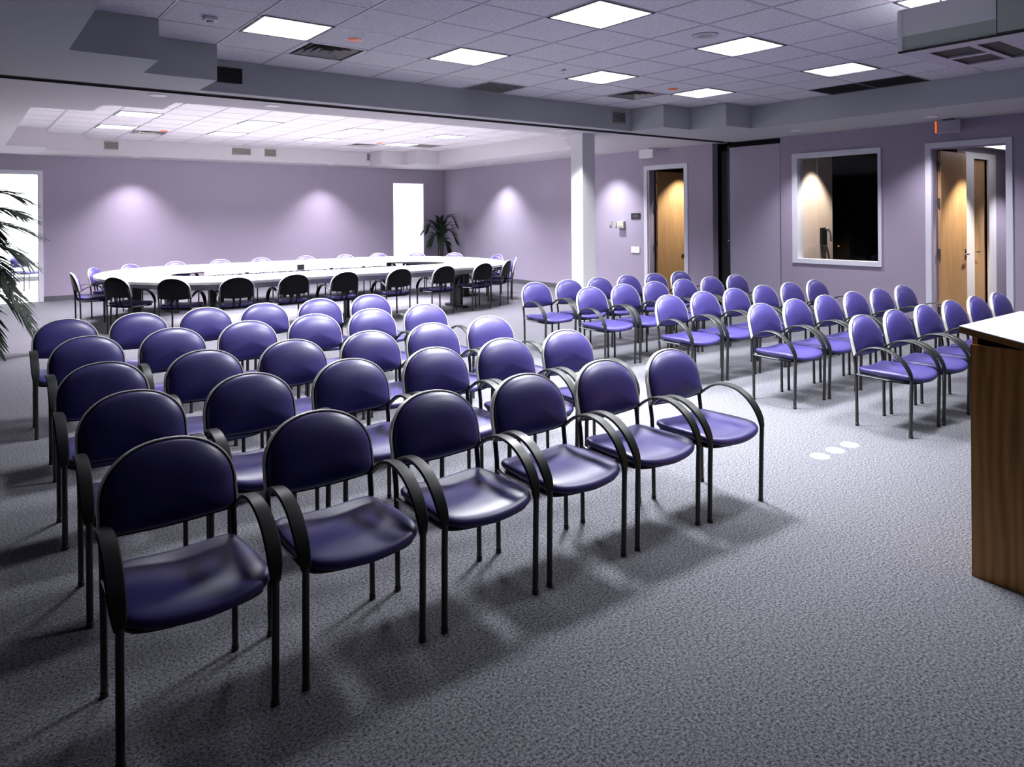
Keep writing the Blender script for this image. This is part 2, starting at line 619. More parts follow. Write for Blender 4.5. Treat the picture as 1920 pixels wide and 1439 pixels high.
for (x, y, lab) in ((2.8, 5.88, 'orange round cover beside the leftmost near ceiling light'),
                    (7.1, 5.89, 'orange round cover left of the far right near ceiling light'),
                    (2.97, 13.99, 'orange round cover in far ceiling above left end of table'),
                    (7.15, 13.83, 'orange round cover in far ceiling above right end of table')):
    o = obj('sprinkler_cover', MB().lathe([(0.03, 0), (0.065, 0), (0.063, -0.009), (0.045, -0.014)], n=24), M['orange'], None, (x, y, HZ - 0.002), smooth=True)
    tag(o, lab, 'sprinkler cover', 'orange ceiling covers')
    if y < 10:
        obj('cover_ring', MB().lathe([(0.064, -0.001), (0.078, -0.001), (0.078, -0.006), (0.066, -0.006)], n=24), M['white'], o)

o = obj('smoke_detector', MB().box(-0.05, -0.045, -0.03, 0.05, 0.045, 0), M['white'], None, (1.59, 5.9, HZ - 0.003), bevel=0.008)
tag(o, 'small white box sensor on the tile left of the leftmost near light', 'sensor')
obj('sensor_cap', MB().lathe([(0.03, -0.029), (0.03, -0.038), (0.02, -0.042)], n=16), M['grille'], o)
o = obj('ceiling_speaker', MB().lathe([(0.10, 0), (0.115, -0.002), (0.118, -0.008), (0.10, -0.010)], n=32), M['grid'], None, (5.22, 3.97, HZ - 0.003))
tag(o, 'round perforated grey ceiling speaker grille between the two lines of lights', 'speaker')
obj('speaker_mesh', MB().lathe([(0.095, -0.006), (0.05, -0.012), (0.01, -0.013)], n=32), M['grille'], o)
o = obj('fire_sprinkler', MB().lathe([(0.03, 0), (0.028, -0.008), (0.008, -0.012), (0.008, -0.03), (0.022, -0.033), (0.02, -0.036)], n=16), M['chrome'], None, (5.22, 5.82, HZ - 0.003))
tag(o, 'tiny chrome sprinkler head left of the third far ceiling light', 'sprinkler')

# grilles on the fascias
def air_grille(x0, x1, y, z0, z1, label, m, grp='small air grilles on the ceiling fascias'):
    t = thing('air_grille', label, 'air vent', ((x0 + x1) / 2, y, (z0 + z1) / 2), 0, grp)
    a, b = (x1 - x0) / 2, (z1 - z0) / 2
    obj('back_box', MB().box(-a, -0.004, -b, a, 0, b), M['blackgrille'], t)
    fr = MB().box(-a, -0.014, -b, a, -0.004, -b + 0.012).box(-a, -0.014, b - 0.012, a, -0.004, b)
    fr.box(-a, -0.014, -b, -a + 0.012, -0.004, b).box(a - 0.012, -0.014, -b, a, -0.004, b)
    obj('vent_frame', fr, m, t)
    n = 7
    sl = MB()
    for k in range(n):
        z = -b + 0.02 + k * (2 * b - 0.04) / (n - 1)
        sl.box(-a + 0.012, -0.012, z - 0.005, a - 0.012, -0.005, z + 0.005)
    s = obj('grille_slats', sl, m, t)
    s['kind'] = 'stuff'
    return t


air_grille(2.0, 2.3, 7.41, 2.95, 3.10, 'dark square air grille at the left end of the near beam', M['blackgrille'])
air_grille(7.60, 7.85, 7.41, 2.95, 3.11, 'grey square air grille at the right end of the near beam', M['grille'])
air_grille(2.31, 2.56, 15.98, 2.97, 3.12, 'grey square air grille, leftmost on the far fascia', M['grille'])
air_grille(4.74, 5.14, 15.98, 2.975, 3.12, 'wide grey air grille on the far fascia', M['grille'])
air_grille(5.44, 5.70, 15.98, 2.965, 3.13, 'grey square air grille right of the wide far grille', M['grille'])
air_grille(7.92, 8.21, 15.98, 2.97, 3.14, 'grey square air grille, rightmost on the far fascia', M['grille'])


# recessed downlights
def downlight(x, y, label, power, color, size, blend, lit=True):
    t = thing('downlight', label, 'downlight', (x, y, HS), 0, 'round recessed downlights')
    obj('trim_ring', MB().lathe([(0.060, 0.0), (0.085, -0.001), (0.085, -0.006), (0.062, -0.006)], n=28), M['white'], t)
    obj('lamp_face', MB().lathe([(0.058, -0.0045), (0.03, -0.0055)], n=24), M['bulb'] if lit else M['grille'], t)
    if power:
        spot('downlight_lamp', (0, 0, -0.03), power, color, size, blend, parent=t)


DL = [(2.90, 16.14, 'recessed downlight in far soffit, left one washing the back wall', P_WASH, LILAC, R(100), 1.0),
      (7.02, 16.10, 'recessed downlight in far soffit, middle one washing the back wall', P_WASH, LILAC, R(100), 1.0),
      (10.02, 13.85, 'recessed downlight near the palm washing the right wall', P_WASH * 1.3, COOL, R(100), 1.0),
      (10.02, 10.2, 'recessed downlight right of the column washing the right wall', P_WASH * 1.3, COOL, R(100), 1.0),
      (1.63, 7.95, 'unlit recessed downlight behind the partition track, leftmost', 0, LILAC, R(80), 0.6),
      (2.81, 7.98, 'glowing recessed downlight behind the partition track, left of centre', P_DOWN * 2, LILAC, R(90), 0.7),
      (7.05, 7.92, 'glowing recessed downlight behind the partition track, left of the column', P_DOWN * 6, COOL, R(96), 0.8),
      (9.98, 5.95, 'glowing recessed downlight in right soffit left of the window', P_DOWN * 4.5, LILAC, R(112), 1.0),
      (10.05, 4.10, 'dim recessed downlight in right soffit by the exit box', P_DOWN * 4, LILAC, R(112), 1.0),
      (10.05, 2.25, 'dim recessed downlight in right soffit past the right door', P_DOWN * 4, LILAC, R(112), 1.0)]  # last one is out of view, added to wash the right wall
for d in DL:
    downlight(*d, lit=d[3] > 0)

# ------------------------------------------------------------------ column
struct('column', MB().box(7.56, 8.02, 0, 7.82, 8.28, HS), M['white'])

# ------------------------------------------------------------------ pocket of the folding partition
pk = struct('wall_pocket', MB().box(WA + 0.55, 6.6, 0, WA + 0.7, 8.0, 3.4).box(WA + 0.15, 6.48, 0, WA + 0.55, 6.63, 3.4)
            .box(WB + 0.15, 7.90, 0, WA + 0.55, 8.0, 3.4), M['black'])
fp = thing('folding_partition', 'grey fabric folding partition leaf parked between the two right walls', 'partition', (WA + 0.04, 7.13, 0))
obj('partition_panel', MB().box(0, -0.47, 0.02, 0.09, 0.50, 2.76), M['panel'], fp, bevel=0.006)
obj('top_seal', MB().box(0.01, -0.48, 2.762, 0.10, 0.52, 2.845), M['black'], fp)
obj('end_post', MB().box(0.02, 0.505, 0.01, 0.14, 0.56, 2.80), M['plastic'], fp)
obj('latch_knob', MB().lathe([(0.012, -0.012), (0.020, 0), (0.012, 0.012)], n=12), M['chrome'], fp, (0.0, 0.53, 1.14))
obj('latch_knob', MB().lathe([(0.010, -0.010), (0.017, 0), (0.010, 0.010)], n=12), M['chrome'], fp, (0.06, 0.63, 1.36))
obj('second_leaf', MB().box(0.12, 0.60, 0.02, 0.2, 0.76, 2.80), M['darkgrey'], fp)

# ------------------------------------------------------------------ window into the booth
win = struct('window_1', MB().box(WA + 0.06, 5.05, 0.88, WA + 0.068, 6.345, 2.495), M['glass'])
fr = MB()
for x0, x1, e in ((WA - 0.02, WA + 0.0, 0.0), (WA, WA + 0.15, -0.045)):
    ya, yb, za, zb = 5.02 - e * 0.9, 6.42 + e * 1.8, 0.82 - e * 1.4, 2.56 + e * 1.5
    ia, ib, ja, jb = 5.065, 6.33, 0.89, 2.485
    fr.box(x0, ya, za, x1, ia, zb).box(x0, ib, za, x1, yb, zb).box(x0, ia, za, x1, ib, ja).box(x0, ia, jb, x1, ib, zb)
obj('window_frame', fr, M['trimgrey'], win)

# booth behind the window
struct('wall_booth', MB().box(WA + 0.15, 6.36, 0, 11.76, 6.47, 3.0), M['beige'])
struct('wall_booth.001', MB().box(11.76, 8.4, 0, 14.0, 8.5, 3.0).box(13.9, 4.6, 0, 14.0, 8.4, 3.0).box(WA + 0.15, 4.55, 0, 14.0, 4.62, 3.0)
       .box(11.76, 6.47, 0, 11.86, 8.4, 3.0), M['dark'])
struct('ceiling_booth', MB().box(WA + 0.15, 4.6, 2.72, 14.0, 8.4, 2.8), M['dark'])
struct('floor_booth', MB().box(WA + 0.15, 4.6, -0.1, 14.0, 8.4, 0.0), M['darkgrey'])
struct('trim_2', MB().box(11.285, 6.352, 0, 11.30, 6.36, 2.72), M['beige'])
spot('booth_downlight', (11.12, 5.98, 2.70), 260, WARM, R(84), 0.5)
ph = thing('wall_phone', 'black wall phone on the beige wall behind the window', 'phone', (11.47, 6.358, 1.22))
obj('phone_body', MB().box(-0.12, -0.05, -0.15, 0.03, 0, 0.15), M['plastic'], ph, bevel=0.012)
obj('handset', MB().tube([(0.0, -0.06, 0.14), (0.05, -0.085, 0.08), (0.07, -0.09, 0.0), (0.10, -0.08, -0.07)], [0.028, 0.018, 0.018, 0.026], 10), M['grille'], ph, smooth=True)
obj('phone_cord', MB().tube([(-0.1 + 0.02 * math.sin(k * 0.9), -0.03, -0.15 - 0.02 * k) for k in range(12)], 0.006, 6), M['plastic'], ph, smooth=True)
bt = thing('equipment_rack', 'dark equipment rack with one orange pilot lamp seen through the window', 'rack', (12.6, 6.6, 0))
obj('rack_body', MB().box(-0.3, -0.25, 0, 0.3, 0.3, 1.3), M['dark'], bt, bevel=0.01)
obj('pilot_light', MB().lathe([(0.014, -0.008), (0.014, 0), (0.006, 0.008)], n=12), M['pilot'], bt, (-0.31, -0.06, 1.03))

# ------------------------------------------------------------------ doors
def door_frame(name, x, y0, y1, z1, t, wid):
    d = struct(name, MB().box(x - 0.015, y0, 0, x + 0.17, y0 + wid, z1).box(x - 0.015, y1 - wid, 0, x + 0.17, y1, z1)
               .box(x - 0.015, y0 + wid, z1 - wid, x + 0.17, y1 - wid, z1), M['trimgrey'])
    return d


def door_leaf(parent, hx, hy, length, z1, yaw):
    """leaf hinged at (hx, hy); yaw 0 = standing open along +X"""
    lf = obj('door_leaf', MB().box(0.04, -0.045, 0.012, length, 0, z1), M['oak'], parent, (hx, hy, 0), rz=yaw, bevel=0.003)
    for z in (0.25, 1.05, 1.75, 2.25):
        hb = MB().tube([(0.012, -0.03, z - 0.055), (0.012, -0.03, z + 0.055)], 0.010, 8)
        hb.box(0.012, -0.03, z - 0.05, 0.045, -0.012, z + 0.05)
        obj('hinge', hb, M['darkgrey'], lf)
    hd = MB().tube([(length - 0.065, -0.045, 1.0), (length - 0.065, -0.095, 1.0), (length - 0.19, -0.10, 1.0)], 0.010, 10)
    hd.lathe([(0.028, 0), (0.028, 0.001)], n=4)
    hd2 = MB().tube([(length - 0.065, -0.045, 1.0), (length - 0.065, -0.095, 1.0), (length - 0.19, -0.10, 1.0)], 0.010, 10)
    hd2.box(length - 0.09, -0.052, 0.93, length - 0.04, -0.045, 1.07)
    obj('door_handle', hd2, M['chrome'], lf)
    return lf


d1 = door_frame('door_1', WB, 8.44, 9.49, 2.545, 0.02, 0.085)
door_leaf(d1, WB + 0.14, 9.36, 0.93, 2.44, R(0))
d2 = door_frame('door_2', WA, 3.38, 4.42, 2.56, 0.02, 0.075)
door_leaf(d2, WA + 0.12, 4.33, 0.90, 2.46, R(0))

# hall behind door 1
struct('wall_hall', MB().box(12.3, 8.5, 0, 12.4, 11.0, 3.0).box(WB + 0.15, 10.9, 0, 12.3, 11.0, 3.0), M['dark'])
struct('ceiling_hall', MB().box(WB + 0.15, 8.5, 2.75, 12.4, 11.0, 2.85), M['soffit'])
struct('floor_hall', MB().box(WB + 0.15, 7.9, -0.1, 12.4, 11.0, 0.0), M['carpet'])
spot('hall_downlight', (11.42, 8.85, 2.74), 420, WARM, R(95), 0.55)
# hall behind door 2
struct('wall_hall.001', xz_wall(4.42, 4.54, 11.72, 16.0, 3.0, [(12.24, 12.82, 2.42)]), M['wall'])
struct('wall_hall.002', MB().box(15.9, 0.5, 0, 16.0, 4.42, 3.0).box(WA + 0.15, 0.4, 0, 16.0, 0.5, 3.0), M['wall'])
struct('ceiling_hall.001', MB().box(WA + 0.15, 0.5, 2.60, 16.0, 4.55, 2.70), M['white'])
struct('floor_hall.001', MB().box(WA + 0.15, 0.5, -0.1, 16.0, 4.62, 0.0), M['carpet'])
d3 = struct('door_3', MB().box(11.92, 4.39, 0, 12.24, 4.45, 2.51).box(12.82, 4.39, 0, 13.10, 4.45, 2.51).box(12.24, 4.39, 2.42, 12.82, 4.45, 2.51), M['white'])
obj('door_leaf', MB().box(12.24, 4.45, 0.01, 12.82, 4.495, 2.42), M['oak'], d3)
obj('door_handle', MB().tube([(12.30, 4.45, 1.0), (12.30, 4.39, 1.0), (12.42, 4.385, 1.0)], 0.01, 8), M['chrome'], d3)
spot('hall_downlight.001', (11.55, 3.78, 2.585), 330, WARM, R(92), 0.5)
spot('hall_downlight.002', (13.3, 3.45, 2.585), 260, LILAC, R(110), 0.5)
hl = thing('hall_light', 'long glowing ceiling light in the hall seen through the right door', 'ceiling light', (12.35, 4.02, 2.60))
obj('light_tray', MB().box(-0.7, -0.17, -0.03, 0.7, 0.17, 0), M['white'], hl)
obj('light_diffuser', MB().box(-0.66, -0.14, -0.036, 0.66, 0.14, -0.031), M['hall_lamp'], hl)

# ------------------------------------------------------------------ bright room behind the back wall
struct('floor_back_room', MB().box(-3.2, YB + 0.07, -0.1, 12.6, 22.6, 0.0), M['bright'])
struct('wall_back_room', MB().box(-3.2, 22.5, 0, 12.6, 22.6, 3.2).box(-3.2, YB + 0.15, 0, -3.1, 22.5, 3.2)
       .box(12.5, YB + 0.15, 0, 12.6, 22.5, 3.2), M['bright'])
struct('ceiling_back_room', MB().box(-3.2, YB + 0.15, 3.1, 12.6, 22.6, 3.2), M['bright'])
struct('baseboard_back_room', MB().box(-3.1, 22.485, 0, 12.5, 22.5, 0.12), M['base'])
area('back_room_lamps', (1.2, 20.0, 3.08), (4.0, 2.5), 620, (0.95, 0.97, 1.0))
area('back_room_lamps.001', (10.2, 19.6, 3.08), (3.0, 3.0), 560, (0.95, 0.97, 1.0))
fo = MB()
fo.box(1.28, YB - 0.02, 0, 1.355, YB + 0.15, 2.555).box(0.175, YB - 0.02, 0, 0.25, YB + 0.15, 2.555).box(0.25, YB - 0.02, 2.48, 1.28, YB + 0.15, 2.555)
struct('door_4', fo, M['trimgrey'])
struct('door_5', MB().box(9.005, YB - 0.002, 0, 9.02, YB + 0.15, 2.49).box(9.91, YB - 0.002, 0, 9.925, YB + 0.15, 2.49).box(9.02, YB - 0.002, 2.475, 9.91, YB + 0.15, 2.49), M['white'])


# ------------------------------------------------------------------ chair
def seat_mesh():
    N = 600
    out = []
    for k in range(N):
        a = 2 * math.pi * k / N
        c, s = math.cos(a), math.sin(a)
        n = 2 / 9.0
        x = 0.228 * math.copysign(abs(c) ** n, c)
        y = 0.200 * math.copysign(abs(s) ** n, s)
        if y < 0:
            y -= 0.045 * (1 - (x / 0.228) ** 2) * min(1, -y / 0.2)
        else:
            x *= 1 - 0.05 * (y / 0.2)
        out.append((x, y))

    acc = [0.0]                                # resample the outline evenly by length
    for k in range(N):
        acc.append(acc[-1] + math.dist(out[k], out[(k + 1) % N]))
    even, j, m_ = [], 0, 64
    for q in range(m_):
        d = acc[-1] * q / m_
        while acc[j + 1] < d:
            j += 1
        t = (d - acc[j]) / max(1e-9, acc[j + 1] - acc[j])
        a, b = out[j], out[(j + 1) % N]
        even.append((a[0] + (b[0] - a[0]) * t, a[1] + (b[1] - a[1]) * t))
    out = even

    def top(x, y):
        z = 0.438
        u = x / 0.23
        z -= 0.020 * math.exp(-((u) / 0.55) ** 2) * math.exp(-((y - 0.07) / 0.11) ** 2)
        z += 0.008 * (abs(u) ** 2.2)
        if y < -0.10:
            z -= 0.028 * ((-0.10 - y) / 0.145) ** 2
        if y > 0.14:
            z += 0.004 * (y - 0.14) / 0.06
        return z

    loops = []
    for s, dz in ((0.04, 0), (0.3, 0), (0.55, 0), (0.75, 0), (0.88, -0.001), (0.95, -0.003), (0.985, -0.008), (1.0, -0.017)):
        loops.append([(x * s, y * s, top(x * s, y * s) + dz) for x, y in out])
    loops.append([(x * 0.997, y * 0.997, top(x, y) - 0.027) for x, y in out])
    loops.append([(x * 0.97, y * 0.97, top(x, y) - 0.034) for x, y in out])
    loops.append([(x * 0.90, y * 0.90, 0.388) for x, y in out])
    loops = [l[::-1] for l in loops]
    pan = [[(x * s, y * s, z) for x, y in out][::-1] for s, z in ((0.93, 0.392), (0.955, 0.386), (0.93, 0.374), (0.80, 0.366))]
    return MB().rings(loops), MB().rings(pan)


def back_outline():
    pts = []
    hw = 0.222
    for k in range(25):                       # upper arc, right to left
        a = math.pi * k / 24
        c, s = math.cos(a), math.sin(a)
        pts.append((hw * math.copysign(abs(c) ** 0.92, c), 0.115 + 0.178 * s ** 0.92))
    pts.append((-hw, 0.075))
    for k in range(5):                        # lower left corner
        a = math.pi + math.pi / 2 * k / 4
        pts.append((-hw + 0.04 + 0.04 * math.cos(a), 0.052 + 0.04 * math.sin(a)))
    for x in (-0.13, -0.06, 0.0, 0.06, 0.13):
        pts.append((x, 0.012 - 0.012 * (1 - (x / 0.18) ** 2)))
    for k in range(5):
        a = 1.5 * math.pi + math.pi / 2 * k / 4
        pts.append((hw - 0.04 + 0.04 * math.cos(a), 0.052 + 0.04 * math.sin(a)))
    pts.append((hw, 0.075))
    return pts


def back_map(x, h, d):
    """x across, h up the back, d forward of the back plane"""
    y = 0.212 + h * 0.235 - 0.42 * x * x - d
    z = 0.513 + h * 0.985 + d * 0.2
    return (x, y, z)


def back_meshes():
    o = back_outline()
    cz = 0.14

    def loop(s, d, rev=True):
        l = [back_map(x * s, cz + (h - cz) * s, d) for x, h in o]
        return l
    cushion = MB().rings([loop(0.05, 0.064), loop(0.30, 0.062), loop(0.52, 0.055), loop(0.70, 0.045), loop(0.83, 0.034), loop(0.91, 0.023),
                          loop(0.965, 0.012), loop(0.975, 0.004), loop(0.96, -0.001)])
    shell = MB().rings([loop(0.97, 0.003), loop(1.015, 0.001), loop(1.02, -0.006), loop(1.005, -0.014), loop(0.9, -0.019), loop(0.5, -0.022)])
    sec = [(1.0, 0.006), (1.026, 0.005), (1.036, 0.000), (1.038, -0.010), (1.030, -0.017), (1.0, -0.019)]
    arc = [(o[0][0], 0.02), (o[0][0], 0.07)] + o[:25] + [(o[24][0], 0.07), (o[24][0], 0.02)]
    edge = MB().rings([[back_map(x * q, cz + (h - cz) * q, d) for q, d in sec] for x, h in arc])
    return cushion, shell, edge


def arm_mesh(s):
    ctl = [(0.218, 0.212, 0.520, 0.009), (0.227, 0.165, 0.562, 0.013), (0.231, 0.105, 0.595, 0.020), (0.232, 0.035, 0.610, 0.024),
           (0.232, -0.040, 0.602, 0.0255), (0.232, -0.105, 0.572, 0.0255), (0.232, -0.155, 0.528, 0.0255), (0.231, -0.190, 0.475, 0.024),
           (0.229, -0.205, 0.430, 0.019), (0.228, -0.207, 0.405, 0.014)]
    # densify
    pts = []
    for i in range(len(ctl) - 1):
        p0, p1, p2, p3 = ctl[max(i - 1, 0)], ctl[i], ctl[i + 1], ctl[min(i + 2, len(ctl) - 1)]
        for k in range(3):
            t = k / 3
            pts.append([0.5 * (2 * b + (c - a) * t + (2 * a - 5 * b + 4 * c - d) * t * t + (-a + 3 * b - 3 * c + d) * t ** 3)
                        for a, b, c, d in zip(p0, p1, p2, p3)])
    pts.append(list(ctl[-1]))
    loops = []
    for i, p in enumerate(pts):
        a, b = pts[max(i - 1, 0)], pts[min(i + 1, len(pts) - 1)]
        t = Vector((0, b[1] - a[1], b[2] - a[2])).normalized()
        n = Vector((0, -t.z, t.y))          # outward normal in the side plane
        if n.z < 0 and i < 6:
            n = -n
        if i == 0:
            n0 = n
        elif n.dot(n0) < 0:
            n = -n
        n0 = n
        h, th = p[3], 0.0055
        c = Vector((p[0] * s, p[1], p[2]))
        X = Vector((1, 0, 0))
        sec = [(-h, -th), (h, -th), (h + 0.002, 0), (h - 0.003, th), (0, th + 0.0008), (-h + 0.003, th), (-h - 0.002, 0)]
        loops.append([c + X * u + n * v for u, v in sec])
    return MB().rings(loops)


def make_chair(label, group):
    t = thing('stacking_chair', label, 'chair', (0, 0, 0), 0, group)
    st, pan = seat_mesh()
    cu, sh, ed = back_meshes()
    obj('seat', st, M['vinyl'], t, smooth=60)
    obj('seat_pan', pan, M['shell'], t, smooth=60)
    bk = obj('backrest', cu, M['vinyl'], t, smooth=60)
    obj('back_shell', sh, M['shell'], t, smooth=60)
    obj('back_edging', ed, M['edging'], t, smooth=50)
    for s in (-1, 1):
        lg = MB().tube([(s * 0.228, -0.206, 0.415), (s * 0.228, -0.202, 0.30), (s * 0.227, -0.196, 0.012)], 0.0125, 12)
        lg.lathe([(0.0145, 0.0), (0.0145, 0.016), (0.012, 0.02)], s * 0.227, -0.196, 12)
        obj('leg', lg, M['tube'], t, smooth=60)
        rl = MB().tube([(s * 0.214, 0.195, 0.012), (s * 0.214, 0.197, 0.30), (s * 0.215, 0.203, 0.45), (s * 0.216, 0.213, 0.52),
                        (s * 0.212, 0.228, 0.59), (s * 0.206, 0.244, 0.655)], 0.0115, 12)
        rl.lathe([(0.0135, 0.0), (0.0135, 0.016), (0.011, 0.02)], s * 0.214, 0.195, 12)
        obj('leg', rl, M['tube'], t, smooth=60)
        obj('armrest', arm_mesh(s), M['plastic'], t, smooth=28)
        obj('side_rail', MB().tube([(s * 0.214, 0.195, 0.392), (s * 0.214, 0.05, 0.388), (s * 0.205, -0.10, 0.384)], 0.009, 8), M['chrome'], t, smooth=True)
    return t


proto = make_chair('x', 'chairs of the left block')
used = [False]


def place(x, y, yaw, label, group):
    """x, y = top of the backrest; yaw 0 faces -Y"""
    cx, cy = x + 0.283 * math.sin(yaw), y - 0.283 * math.cos(yaw)
    if not used[0]:
        used[0] = True
        proto.location = (cx, cy, 0)
        proto.rotation_euler = (0, 0, yaw)
        proto['label'], proto['group'] = label, group
        return proto
    return dup(proto, (cx, cy, 0), yaw, label, group)


rows = ['front row', 'second row', 'third row', 'fourth row', 'back row']
pos6 = ['at the left end', 'second from the left end', 'third from the left end', 'third from the aisle end', 'second from the aisle end', 'at the aisle end']
rpos6 = ['at the aisle end', 'second from the aisle end', 'third from the aisle end', 'third from the wall end', 'second from the wall end', 'at the wall end']
LEFT = [[(0.60, 2.84), (1.165, 2.85), (1.71, 2.845), (2.255, 2.85), (2.80, 2.85), (3.33, 2.83)],
        [(0.64, 3.73), (1.18, 3.76), (1.74, 3.78), (2.29, 3.78), (2.81, 3.77), (3.35, 3.77)],
        [(0.64, 4.57), (1.18, 4.60), (1.73, 4.62), (2.28, 4.62), (2.81, 4.66), (3.35, 4.68)],
        [(0.70, 5.66), (1.24, 5.67), (1.78, 5.69), (2.33, 5.72), (2.85, 5.73), (3.38, 5.72)],
        [(0.69, 6.74), (1.22, 6.77), (1.76, 6.79), (2.27, 6.76), (2.82, 6.78), (3.37, 6.79)]]
RY = [2.80, 3.74, 4.72, 5.82, 6.68]
RX = [5.60, 5.68, 5.60, 5.58, 5.50]
RIGHT = [[(RX[r] + 0.5195 * k, RY[r] + 0.02 - 0.012 * k) for k in range(6)] for r in range(5)]
for r, row in enumerate(LEFT):
    for k, (x, y) in enumerate(row):
        place(x, y, R(rnd.uniform(-0.6, 0.6)), 'blue vinyl armchair %s of the %s, left block' % (pos6[k], rows[r]), 'chairs of the left block')
for r, row in enumerate(RIGHT):
    for k, (x, y) in enumerate(row):
        place(x, y, 0.0, 'blue vinyl armchair %s of the %s, right block' % (rpos6[k], rows[r]), 'chairs of the right block')

# ------------------------------------------------------------------ conference table
tb = thing('conference_table', 'large white racetrack conference table with open centre in far room', 'table', (5.1, 12.15, 0))


def oval(x0, x1, y0, y1, cx0, cx1, n=28):
    cy, ry = (y0 + y1) / 2, (y1 - y0) / 2
    pts = []
    for k in range(n + 1):
        a = -math.pi / 2 + math.pi * k / n
        pts.append((cx1 + (x1 - cx1) * math.cos(a), cy + ry * math.sin(a)))
    for k in range(n + 1):
        a = math.pi / 2 + math.pi * k / n
        pts.append((cx0 + (cx0 - x0) * math.cos(a), cy + ry * math.sin(a)))
    return [(x - 5.1, y - 12.15) for x, y in pts]


OUT = oval(1.62, 8.60, 10.05, 14.25, 3.25, 7.0)
INN = oval(2.55, 7.55, 11.2, 12.7, 3.3, 6.8)


def ring_band(o, i, z0, z1):
    n = len(o)
    mb = MB()
    loops = [[(x, y, z0) for x, y in o], [(x, y, z1) for x, y in o], [(x, y, z1) for x, y in i], [(x, y, z0) for x, y in i]]
    vs = [p for l in loops for p in l]
    fs = []
    for j in range(4):
        j2 = (j + 1) % 4
        for k in range(n):
            k2 = (k + 1) % n
            fs.append((j * n + k, j * n + k2, j2 * n + k2, j2 * n + k))
    return mb.add(vs, fs)


obj('tabletop', ring_band(OUT, INN, 0.705, 0.74), M['top'], tb)


def shrink(o, d):
    r = []
    n = len(o)
    for k in range(n):
        a, b = Vector(o[k - 1]), Vector(o[(k + 1) % n])
        t = (b - a).normalized()
        r.append((o[k][0] - t.y * d, o[k][1] + t.x * d))
    return r


obj('inner_apron', MB().box(3.3 - 5.1, 12.70 - 12.15, 0.645, 6.7 - 5.1, 12.72 - 12.15, 0.704), M['apron'], tb)
obj('inner_apron', MB().box(3.3 - 5.1, 11.18 - 12.15, 0.645, 6.7 - 5.1, 11.20 - 12.15, 0.704), M['apron'], tb)
for px_ in (4.0, 5.55, 6.2):
    obj('cable_clip', MB().box(px_ - 5.13, 0.53, 0.60, px_ - 5.07, 0.55, 0.66), M['plastic'], tb)
obj('power_box', MB().box(-0.20, 0.52, 0.66, -0.08, 0.57, 0.752), M['plastic'], tb, bevel=0.004)
obj('outer_apron', ring_band(shrink(OUT, 0.36), shrink(OUT, 0.38), 0.60, 0.704), M['apron'], tb)
for (x, y, a) in [(2.95, 10.75, 0), (5.0, 10.7, 0), (7.05, 10.75, 0), (2.95, 13.4, 0), (5.0, 13.45, 0), (7.05, 13.4, 0),
                  (2.15, 12.1, 90), (8.05, 12.0, 90)]:
    lg = MB()
    for s in (-1, 1):
        lg.box(-0.025 + s * 0.07, -0.06, 0.03, 0.025 + s * 0.07, 0.06, 0.68)
    lg.box(-0.05, -0.3, 0.0, 0.05, 0.3, 0.04).box(-0.11, -0.28, 0.68, 0.11, 0.28, 0.704)
    obj('leg', lg, M['plastic'], tb, (x - 5.1, y - 12.15, 0), rz=R(a))

# chairs round the table: struts under the back make them differ from the row chairs
strut_me = None


def table_chair(x, y, yaw, label, group):
    global strut_me
    c = place(x, y, yaw, label, group)
    for s in (-1, 1):
        if strut_me is None:
            strut_me = MB().tube([(0, 0.17, 0.385), (0, 0.20, 0.40), (0, 0.222, 0.45), (0, 0.233, 0.54)], 0.011, 8).mesh('back_strut', True)
            strut_me.materials.append(M['shell'])
        o = obj('back_strut', strut_me, None, c, (s * 0.04, 0, 0))
    return c


near = [(1.72, 11.16), (2.28, 10.36), (3.01, 9.95), (3.80, 9.92), (4.54, 9.85), (5.45, 9.86), (6.29, 9.90), (7.15, 10.02), (7.92, 10.36), (8.55, 10.95)]
nyaw = [125, 142, 172, 180, 183, 184, 184, 188, 214, 235]
for k, ((x, y), a) in enumerate(zip(near, nyaw)):
    table_chair(x, y, R(a), 'dark armchair seen from behind, %s from left along near edge of white table' % (
        ['first', 'second', 'third', 'fourth', 'fifth', 'sixth', 'seventh', 'eighth', 'ninth', 'tenth'][k]), 'chairs round the conference table')
table_chair(1.36, 12.5, R(92), 'dark armchair seen edge on at the left tip of white table', 'chairs round the conference table')
far = [(1.77, 13.54), (2.42, 14.18), (3.23, 14.44), (4.06, 14.52), (4.85, 14.52), (5.78, 14.52), (6.62, 14.44), (7.40, 14.42), (8.11, 13.95), (8.72, 13.35), (8.94, 12.05)]
fyaw = [58, 35, 10, 2, 0, 0, -3, -8, -38, -55, -88]
for k, ((x, y), a) in enumerate(zip(far, fyaw)):
    table_chair(x, y, R(a), 'blue armchair facing us, %s from left along far edge of white table' % (
        ['first', 'second', 'third', 'fourth', 'fifth', 'sixth', 'seventh', 'eighth', 'ninth', 'tenth', 'last'][k]), 'chairs round the conference table')
# chairs in the bright room
place(1.12, 19.95, R(35), 'blue armchair in the bright room, beside its door frame', 'chairs in the bright back room')
place(0.55, 19.6, R(35), 'blue armchair in the bright room, half hidden by palm fronds', 'chairs in the bright back room')

